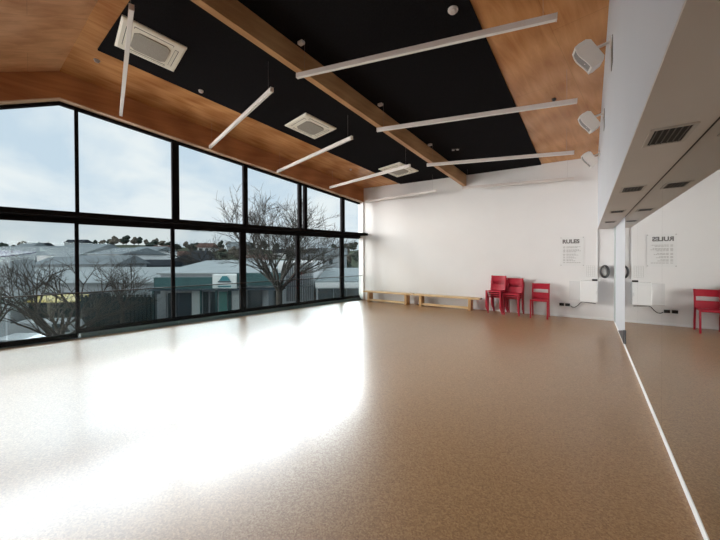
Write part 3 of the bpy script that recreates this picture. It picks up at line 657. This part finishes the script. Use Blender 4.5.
# broad pale roofs on the left
d = 34.0
house('warehouse', X_(-40, 40), X_(31, 40), 40, 50, G, Z_(262, 40), Z_(245.5, 45), 'wallg', 'roofg', 'big pale grey warehouse roof at the far left', 'warehouse', over=.3)
house('warehouse', X_(37, 40), X_(78, 40), 40, 50, G, Z_(255, 40), Z_(243.5, 45), 'wallw', 'roofg', 'pale warehouse roof behind the left bare tree', 'warehouse', over=.2)
house('warehouse', X_(84, 40), X_(118, 40), 40.5, 50, G, Z_(254, 40), Z_(247.5, 45), 'wallw', 'roofg', 'pale warehouse roof between the left bare trees', 'warehouse', over=.2)
house('warehouse', X_(30, 31), X_(112, 31), 31.5, 36, G, Z_(264, 31), Z_(255, 34), 'wallg', 'roofg', 'long grey shed roof in the middle of the left view', 'shed', over=.3)
house('warehouse', X_(-30, 27), X_(158, 27), 26.5, 30.5, G, Z_(283, 27), Z_(267, 30.5), 'wallg', 'roofw', 'long white lean-to roof left of the teal shop', 'shed', ridge='m', over=.3)
house('warehouse', X_(104, 37), X_(170, 37), 36.7, 39.4, G, Z_(265.5, 37), Z_(259.5, 38.2), 'wallb', 'roofd', 'dark low shed in front of the white house with the row of windows', 'shed', over=.3)
q = thing('shop_awning', S3(X_(2, 22), 22, Z_(256, 22)), 'navy blue awning at the far left edge of the windows', 'awning')
a_ = MB(); a_.hexa([SM@Vector(v_) for v_ in ((X_(-30, 22),22,Z_(257.5, 22)),(X_(9, 22),22,Z_(256, 22)),(X_(7, 22),24,Z_(252, 22)),(X_(-30, 22),24,Z_(250, 22)),(X_(-30, 22),22,Z_(255.5, 22)),(X_(9, 22),22,Z_(254.8, 22)),(X_(7, 22),24,Z_(250.4, 22)),(X_(-30, 22),24,Z_(248, 22)))]); a_.build('canvas', M['navy'], q)
a_ = MB(); a_.box(X_(-30, 22), X_(8, 22), 22.1, 23.8, G, Z_(257.5, 22), SM); a_.build('wall', M['wallg'], q)
# fence along the street
d = 22.0; fe = thing('street_fence', S3(X_(115, d), d, G), 'dark timber street fence below the bare branches', 'fence')
a_ = MB(); a_.box(X_(81, d), X_(154, d), d, d+.08, G, Z_(297, d), SM); a_.build('fence_panel', M['fence'], fe)
for k in range(19):
    xx = X_(82, d)+k*(X_(153, d)-X_(82, d))/18; a_ = MB(); a_.box(xx-.07, xx+.07, d-.07, d-.001, G, Z_(294.2, d)-.04*(k % 2), SM); a_.build('picket', M['fence'], fe)
house('garage', X_(28, 23), X_(78, 23), 23, 26, G, Z_(298, 23), Z_(292, 24.5), 'fence', 'roofd', 'dark garage building behind the parked vehicles', 'garage', over=.1)
yc = thing('yellow_canopy', S3(X_(46, 21.5), 21.5, G), 'yellow canopy on a post behind the parked vehicles', 'canopy')
a_ = MB(); a_.prism([(X_(23, 21.5), 21.5, Z_(302, 21.5)), (X_(23, 21.5), 22.8, Z_(296, 21.5)), (X_(23, 21.5), 22.8, Z_(301, 21.5))], (X_(72, 21.5)-X_(23, 21.5), 0, 0), SM); a_.build('canvas', M['yellow'], yc)
a_ = MB(); a_.box(X_(45, 21.5), X_(48, 21.5), 21.6, 21.8, G, Z_(301.5, 21.5), SM); a_.build('post', M['post'], yc)
# vehicles
def car(x, dd, rz, ln, ht, wd, label, van=False):
    c0_ = S3(x, dd, G); t = thing('car', c0_, label, 'car')
    m_ = Matrix.Translation(c0_) @ SM @ Matrix.Rotation(rz, 4, 'Z')
    if van: prof = [(-.5,.18),(.5,.18),(.5,.55),(.40,.62),(.30,.97),(-.47,1.0),(-.5,.9)]
    else: prof = [(-.5,.2),(.5,.2),(.5,.52),(.28,.62),(.12,.96),(-.20,1.0),(-.40,.66),(-.5,.6)]
    a_ = MB(); a_.prism([(px*ln, -wd/2, pz*ht) for px, pz in prof], (0, wd, 0), m_); a_.build('body', M['car'], t)
    g_ = MB()
    if van: gp = [(.10,.62),(.37,.62),(.28,.92),(.10,.92)]
    else: gp = [(-.34,.66),(.24,.66),(.10,.92),(-.18,.95)]
    g_.prism([(px*ln, -wd/2-.01, pz*ht) for px, pz in gp], (0, wd+.02, 0), m_); g_.build('side_glass', M['win'], t)
    for sx in (-.31, .31):
        for sy in (-1, 1):
            w_ = MB(); w_.tube([m_@Vector((sx*ln, sy*(wd/2-.1), .31)), m_@Vector((sx*ln, sy*(wd/2+.01), .31))], .31, 16); w_.build('wheel', M['blackp'], t)
car(X_(25, 17.6), 17.4, .25, 4.0, 1.40, 1.7, 'silver car parked beneath the left bare tree, behind its branches')
car(X_(51, 20), 20.1, .3, 3.4, 1.75, 1.7, 'white van parked beyond the silver car', True)
# parking meter post
pm = thing('parking_meter', S3(X_(281.5, 24), 24.0, G), 'slim parking meter post near the big bare tree', 'parking meter')
a_ = MB(); a_.tube([S3(X_(281.5, 24), 24, G), S3(X_(281.5, 24), 24, Z_(290, 24))], .05, 8); a_.build('post', M['wallw'], pm)
a_ = MB(); a_.bevbox(-.13, .13, -.1, .1, 0, .38, .04, Matrix.Translation(S3(X_(281.5, 24), 24, Z_(291, 24)))@SM); a_.build('meter_head', M['blackp'], pm)

# bare winter trees
def bare_tree(px, d, z_fork, top, spread, seed, mname, label, r0=.2, lean=0., limbs=6, depth=5, ground=G, group=None, twig=.008, reach=.36):
    rg = random.Random(seed); m_ = MB(); base = S3(X_(px, d), d, ground); x0 = X_(px, d)
    fork = Vector((lean, 0, z_fork-ground)); zt = top-ground
    def W(v): return S3(x0+v.x, d+v.y, ground+v.z)
    m_.tube([W(Vector((0,0,0))), W(fork*.5+Vector((rg.uniform(-.1,.1),0,0))), W(fork)], [r0*1.15, r0*.9, r0*.8], 7)
    H = zt-fork.z
    def grow(p, dv, ln, rad, lv):
        k = 3; pts = [p]; q = p.copy(); dd = dv.copy()
        for i in range(k):
            dd = (dd+Vector((rg.uniform(-.16,.16), rg.uniform(-.16,.16), rg.uniform(-.08,.11)))).normalized(); q = q+dd*ln/k; pts.append(q.copy())
        m_.tube([W(v) for v in pts], [rad*(1-.45*i/k) for i in range(k+1)], 5 if lv < 2 else (4 if lv < 4 else 3), cap=False)
        if lv >= depth: return
        nb = 3 if lv < depth-1 else 4
        for b_ in range(nb):
            i = rg.choice((1, 2, 3, 3)); s_ = pts[i]
            ax = Vector((rg.uniform(-1,1), rg.uniform(-1,1), rg.uniform(-.35,.42))).normalized()
            nd = (dd*1.0+ax*rg.uniform(.45,.8)).normalized()
            grow(s_, nd, ln*rg.uniform(.62,.85), max(rad*.55, twig), lv+1)
    for b_ in range(limbs):
        an = 2*math.pi*b_/limbs+rg.uniform(-.3,.3); sp = rg.uniform(.45, 1.0)
        dv = Vector((math.cos(an)*spread/H*sp*1.1, math.sin(an)*spread/H*sp*.8, 1)).normalized()
        grow(fork+Vector((0,0,-rg.uniform(0,.35))), dv, H*reach*rg.uniform(.85,1.1), r0*.45, 1)
    o = m_.build('bare_tree', M[mname]); tag(o, label, 'tree', group); return o
bare_tree(279, 18, -.25, 5.7, 4.7, 11, 'bark', 'big bare tree with a pale trunk in front of the lattice building', r0=.21, limbs=10, depth=6, reach=.335)
bare_tree(66, 12.6, -1.55, 2.2, 5.4, 5, 'bark2', 'bare spreading tree at the left, over the parked silver car', r0=.17, limbs=8, depth=5, lean=-.3, twig=.005)
bare_tree(122, 17.3, -.8, 2.3, 2.9, 9, 'bark2', 'bare tree with upswept branches in front of the dark fence', r0=.10, limbs=6, depth=5, twig=.005)
bare_tree(-6, 13.6, -1.2, 2.3, 2.2, 21, 'bark2', 'bare tree at the far left edge of the windows', r0=.10, limbs=5, depth=5, twig=.005)
bare_tree(205, 37, -1, 5.0, 5.0, 14, 'bark2', 'bare twiggy tree rising behind the teal shop', r0=.18, limbs=7, depth=5, twig=.012)
bare_tree(311, 40, -1, 4.6, 4.0, 17, 'bark2', 'bare tree behind the low shop at the right', r0=.18, limbs=7, depth=5, twig=.012)

# far trees on the skyline
def blob_tree(x, d, w, h, seed, mname, label, group, name='skyline_tree'):
    rg = random.Random(seed); base = S3(x, d, hill_z(x, d)); t = thing(name, base, label, 'tree', group)
    a_ = MB(); a_.tube([base+Vector((0,0,-.3)), base+Vector((0,0,h*.4))], .2, 6); a_.build('trunk', M['bark2'], t)
    m_ = MB()
    for k in range(4):
        bm = bmesh.new(); bmesh.ops.create_icosphere(bm, subdivisions=2, radius=1)
        cx_, cy_, cz_ = rg.uniform(-.3,.3)*w, rg.uniform(-.3,.3)*w, h*(.45+.16*k+rg.uniform(-.05,.05)); s_ = w*(.55-.07*k)
        vs = [base+Vector((cx_+v.co.x*s_*rg.uniform(.75,1.2), cy_+v.co.y*s_*rg.uniform(.75,1.2), cz_+v.co.z*h*.28*rg.uniform(.75,1.2))) for v in bm.verts]
        bm.verts.index_update(); m_.add(vs, [[v.index for v in f_.verts] for f_ in bm.faces]); bm.free()
    m_.build('crown', M[mname], t)
rg = random.Random(4); taken = []
def free(x, d, r):
    if any((x-a_)**2+(d-b_)**2 < (r+c_)**2 for a_, b_, c_ in taken): return False
    taken.append((x, d, r)); return True
for k in range(22):
    px = 6+k*15.5+rg.uniform(-5, 5); d = rg.uniform(95, 160); x = X_(px, d); zz = hill_z(x, d)-1
    w = rg.uniform(3.0, 5.0)
    if not free(x, d+3.5, w*1.25+1.2): continue
    house('hillside_house', x-w, x+w, d, d+7, zz, zz+rg.uniform(3, 4), zz+rg.uniform(5, 6), rg.choice(['wallw', 'wallg', 'wallg']), rg.choice(['roofg', 'roofd', 'brick', 'roofd']), 'small pale house on the far hillside', 'house', 'houses on the far hillside', wins=[(x-w*.6, x-w*.2, zz+1.6, zz+2.7), (x+w*.2, x+w*.6, zz+1.6, zz+2.7)], over=.4)
for k in range(90):
    px = 4+k*4.05+rg.uniform(-3, 3); d = rg.uniform(168, 205); ev = rg.random() < .6; w = rg.uniform(2.2, 5.0)
    if not free(X_(px, d), d, w*.95): continue
    blob_tree(X_(px, d), d, w, rg.uniform(2.4, 4.6), 100+k, 'leaf' if ev else 'scrub', 'small dark evergreen on the far skyline' if ev else 'small brown tree on the far skyline', 'dark evergreens on the skyline' if ev else 'brown trees on the skyline')
for k in range(90):
    px = rg.uniform(100, 368); d = rg.uniform(72, 150); w = rg.uniform(1.8, 3.6)
    if not free(X_(px, d), d, w*.95): continue
    ev = rg.random() < .3
    blob_tree(X_(px, d), d, w, rg.uniform(2.2, 4), 300+k, 'leaf' if ev else 'scrub', 'dark green bushy tree on the hillside behind the shops' if ev else 'brown bushy tree on the hillside behind the shops', 'dark green trees on the hillside' if ev else 'brown trees on the hillside', 'hillside_tree')

# ------------------------------------------------------------------ sky: dull cloud in view, unseen bright areas added to light the room
HEAD_N = (wpt(0, -.2, 3.44)-Vector((0,0,1.5))).cross(wpt(7.93, -.2, 4.36)-Vector((0,0,1.5))).normalized()  # plane through camera and window heads, where the added bright band starts
if HEAD_N.z < 0: HEAD_N = -HEAD_N
SKY_LOW, SKY_BAND, SKY_HIGH, SKY_SIDE, SKY_DOME = 1.0, .05, 54.0, 23.0, 1.0
w = bpy.data.worlds.new('sky'); scene.world = w; w.use_nodes = True; nt = w.node_tree; nt.nodes.clear(); L = nt.links
N = nt.nodes.new
def vmath(op, a_, b_):
    n_ = N('ShaderNodeVectorMath'); n_.operation = op; L.new(a_, n_.inputs[0]); n_.inputs[1].default_value = b_; return n_.outputs['Value' if op == 'DOT_PRODUCT' else 'Vector']
def smooth(v, f0, f1, t0=0., t1=1.):
    n_ = N('ShaderNodeMapRange'); n_.interpolation_type = 'SMOOTHSTEP'; n_.inputs['From Min'].default_value = f0; n_.inputs['From Max'].default_value = f1
    n_.inputs['To Min'].default_value = t0; n_.inputs['To Max'].default_value = t1; L.new(v, n_.inputs['Value']); return n_.outputs[0]
def math2(op, a_, b_):
    n_ = N('ShaderNodeMath'); n_.operation = op
    for k, q in enumerate((a_, b_)):
        if isinstance(q, (int, float)): n_.inputs[k].default_value = q
        else: L.new(q, n_.inputs[k])
    return n_.outputs[0]
out = N('ShaderNodeOutputWorld'); bg = N('ShaderNodeBackground'); L.new(bg.outputs[0], out.inputs[0])
tc = N('ShaderNodeTexCoord'); nm = N('ShaderNodeVectorMath'); nm.operation = 'NORMALIZE'; L.new(tc.outputs['Generated'], nm.inputs[0]); dv = nm.outputs[0]
mp = N('ShaderNodeMapping'); mp.inputs['Scale'].default_value = (1, 1, 1.8); L.new(dv, mp.inputs[0])
cl = N('ShaderNodeTexNoise'); cl.inputs['Scale'].default_value = 3.6; cl.inputs['Detail'].default_value = 7; cl.inputs['Roughness'].default_value = .55; cl.inputs['Distortion'].default_value = .3; L.new(mp.outputs[0], cl.inputs['Vector'])
cr = N('ShaderNodeValToRGB'); cr.color_ramp.elements[0].position = .38; cr.color_ramp.elements[0].color = (.66, .79, .90, 1); cr.color_ramp.elements[1].position = .60; cr.color_ramp.elements[1].color = (.94, .985, 1.0, 1)
L.new(cl.outputs['Fac'], cr.inputs['Fac'])
sp = N('ShaderNodeSeparateXYZ'); L.new(dv, sp.inputs[0])
# bright band added above the window heads, out of view, to whiten the floor
edge = smooth(vmath('DOT_PRODUCT', dv, HEAD_N), .015, .12)
glow = math2('MULTIPLY', smooth(sp.outputs['Z'], .32, .60, 1, 0), smooth(vmath('DOT_PRODUCT', dv, (math.sin(math.radians(-72)), math.cos(math.radians(-72)), 0)), .42, .68))
high_fill = math2('MULTIPLY', edge, math2('ADD', math2('MULTIPLY', glow, SKY_HIGH), SKY_DOME))
side_fill = smooth(vmath('DOT_PRODUCT', dv, (math.sin(math.radians(-130)), math.cos(math.radians(-130)), 0)), .70, .88, 0, SKY_SIDE)  # unseen low glow added behind-left to brighten the far wall
side_fill = math2('MULTIPLY', side_fill, smooth(sp.outputs['Z'], .18, .48, 1, .12))
low = smooth(sp.outputs['Z'], .02, .12, SKY_BAND+SKY_LOW, SKY_LOW)
tot = math2('ADD', math2('MAXIMUM', high_fill, side_fill), low)
wm = N('ShaderNodeMix'); wm.data_type = 'RGBA'; L.new(cr.outputs['Color'], wm.inputs['A']); wm.inputs['B'].default_value = (1.0, .945, .90, 1)
L.new(smooth(side_fill, 1.0, 8), wm.inputs['Factor']); L.new(wm.outputs['Result'], bg.inputs['Color']); L.new(tot, bg.inputs['Strength'])
w.cycles.sampling_method = 'MANUAL'; w.cycles.sample_map_resolution = 1024

# ------------------------------------------------------------------ camera
cam = bpy.data.cameras.new('camera'); co = bpy.data.objects.new('camera', cam); COL.objects.link(co); scene.camera = co
yaw, pitch, roll = -.6092, -.0083, -.0046
fwd = Vector((math.sin(yaw)*math.cos(pitch), math.cos(yaw)*math.cos(pitch), math.sin(pitch)))
r0 = Vector((math.cos(yaw), -math.sin(yaw), 0)); u0 = r0.cross(fwd)
rr_ = r0*math.cos(roll)+u0*math.sin(roll); uu_ = -r0*math.sin(roll)+u0*math.cos(roll)
co.matrix_world = Matrix.Translation((0, 0, 1.5)) @ Matrix((rr_, uu_, -fwd)).transposed().to_4x4()
cam.sensor_fit = 'HORIZONTAL'; cam.sensor_width = 36; cam.lens = 325.458/720*36
cam.shift_y = -(270-260.237)/720
cam.clip_start = .02; cam.clip_end = 1000
vs_ = scene.view_settings; scene.display_settings.display_device = 'sRGB'; vs_.view_transform = 'Standard'; vs_.look = 'None'; vs_.gamma = 1; vs_.exposure = 0.0; vs_.use_curve_mapping = False
scene.cycles.max_bounces = 14; scene.cycles.diffuse_bounces = 7; scene.cycles.glossy_bounces = 6; scene.cycles.transparent_max_bounces = 16
scene.cycles.sample_clamp_indirect = 25
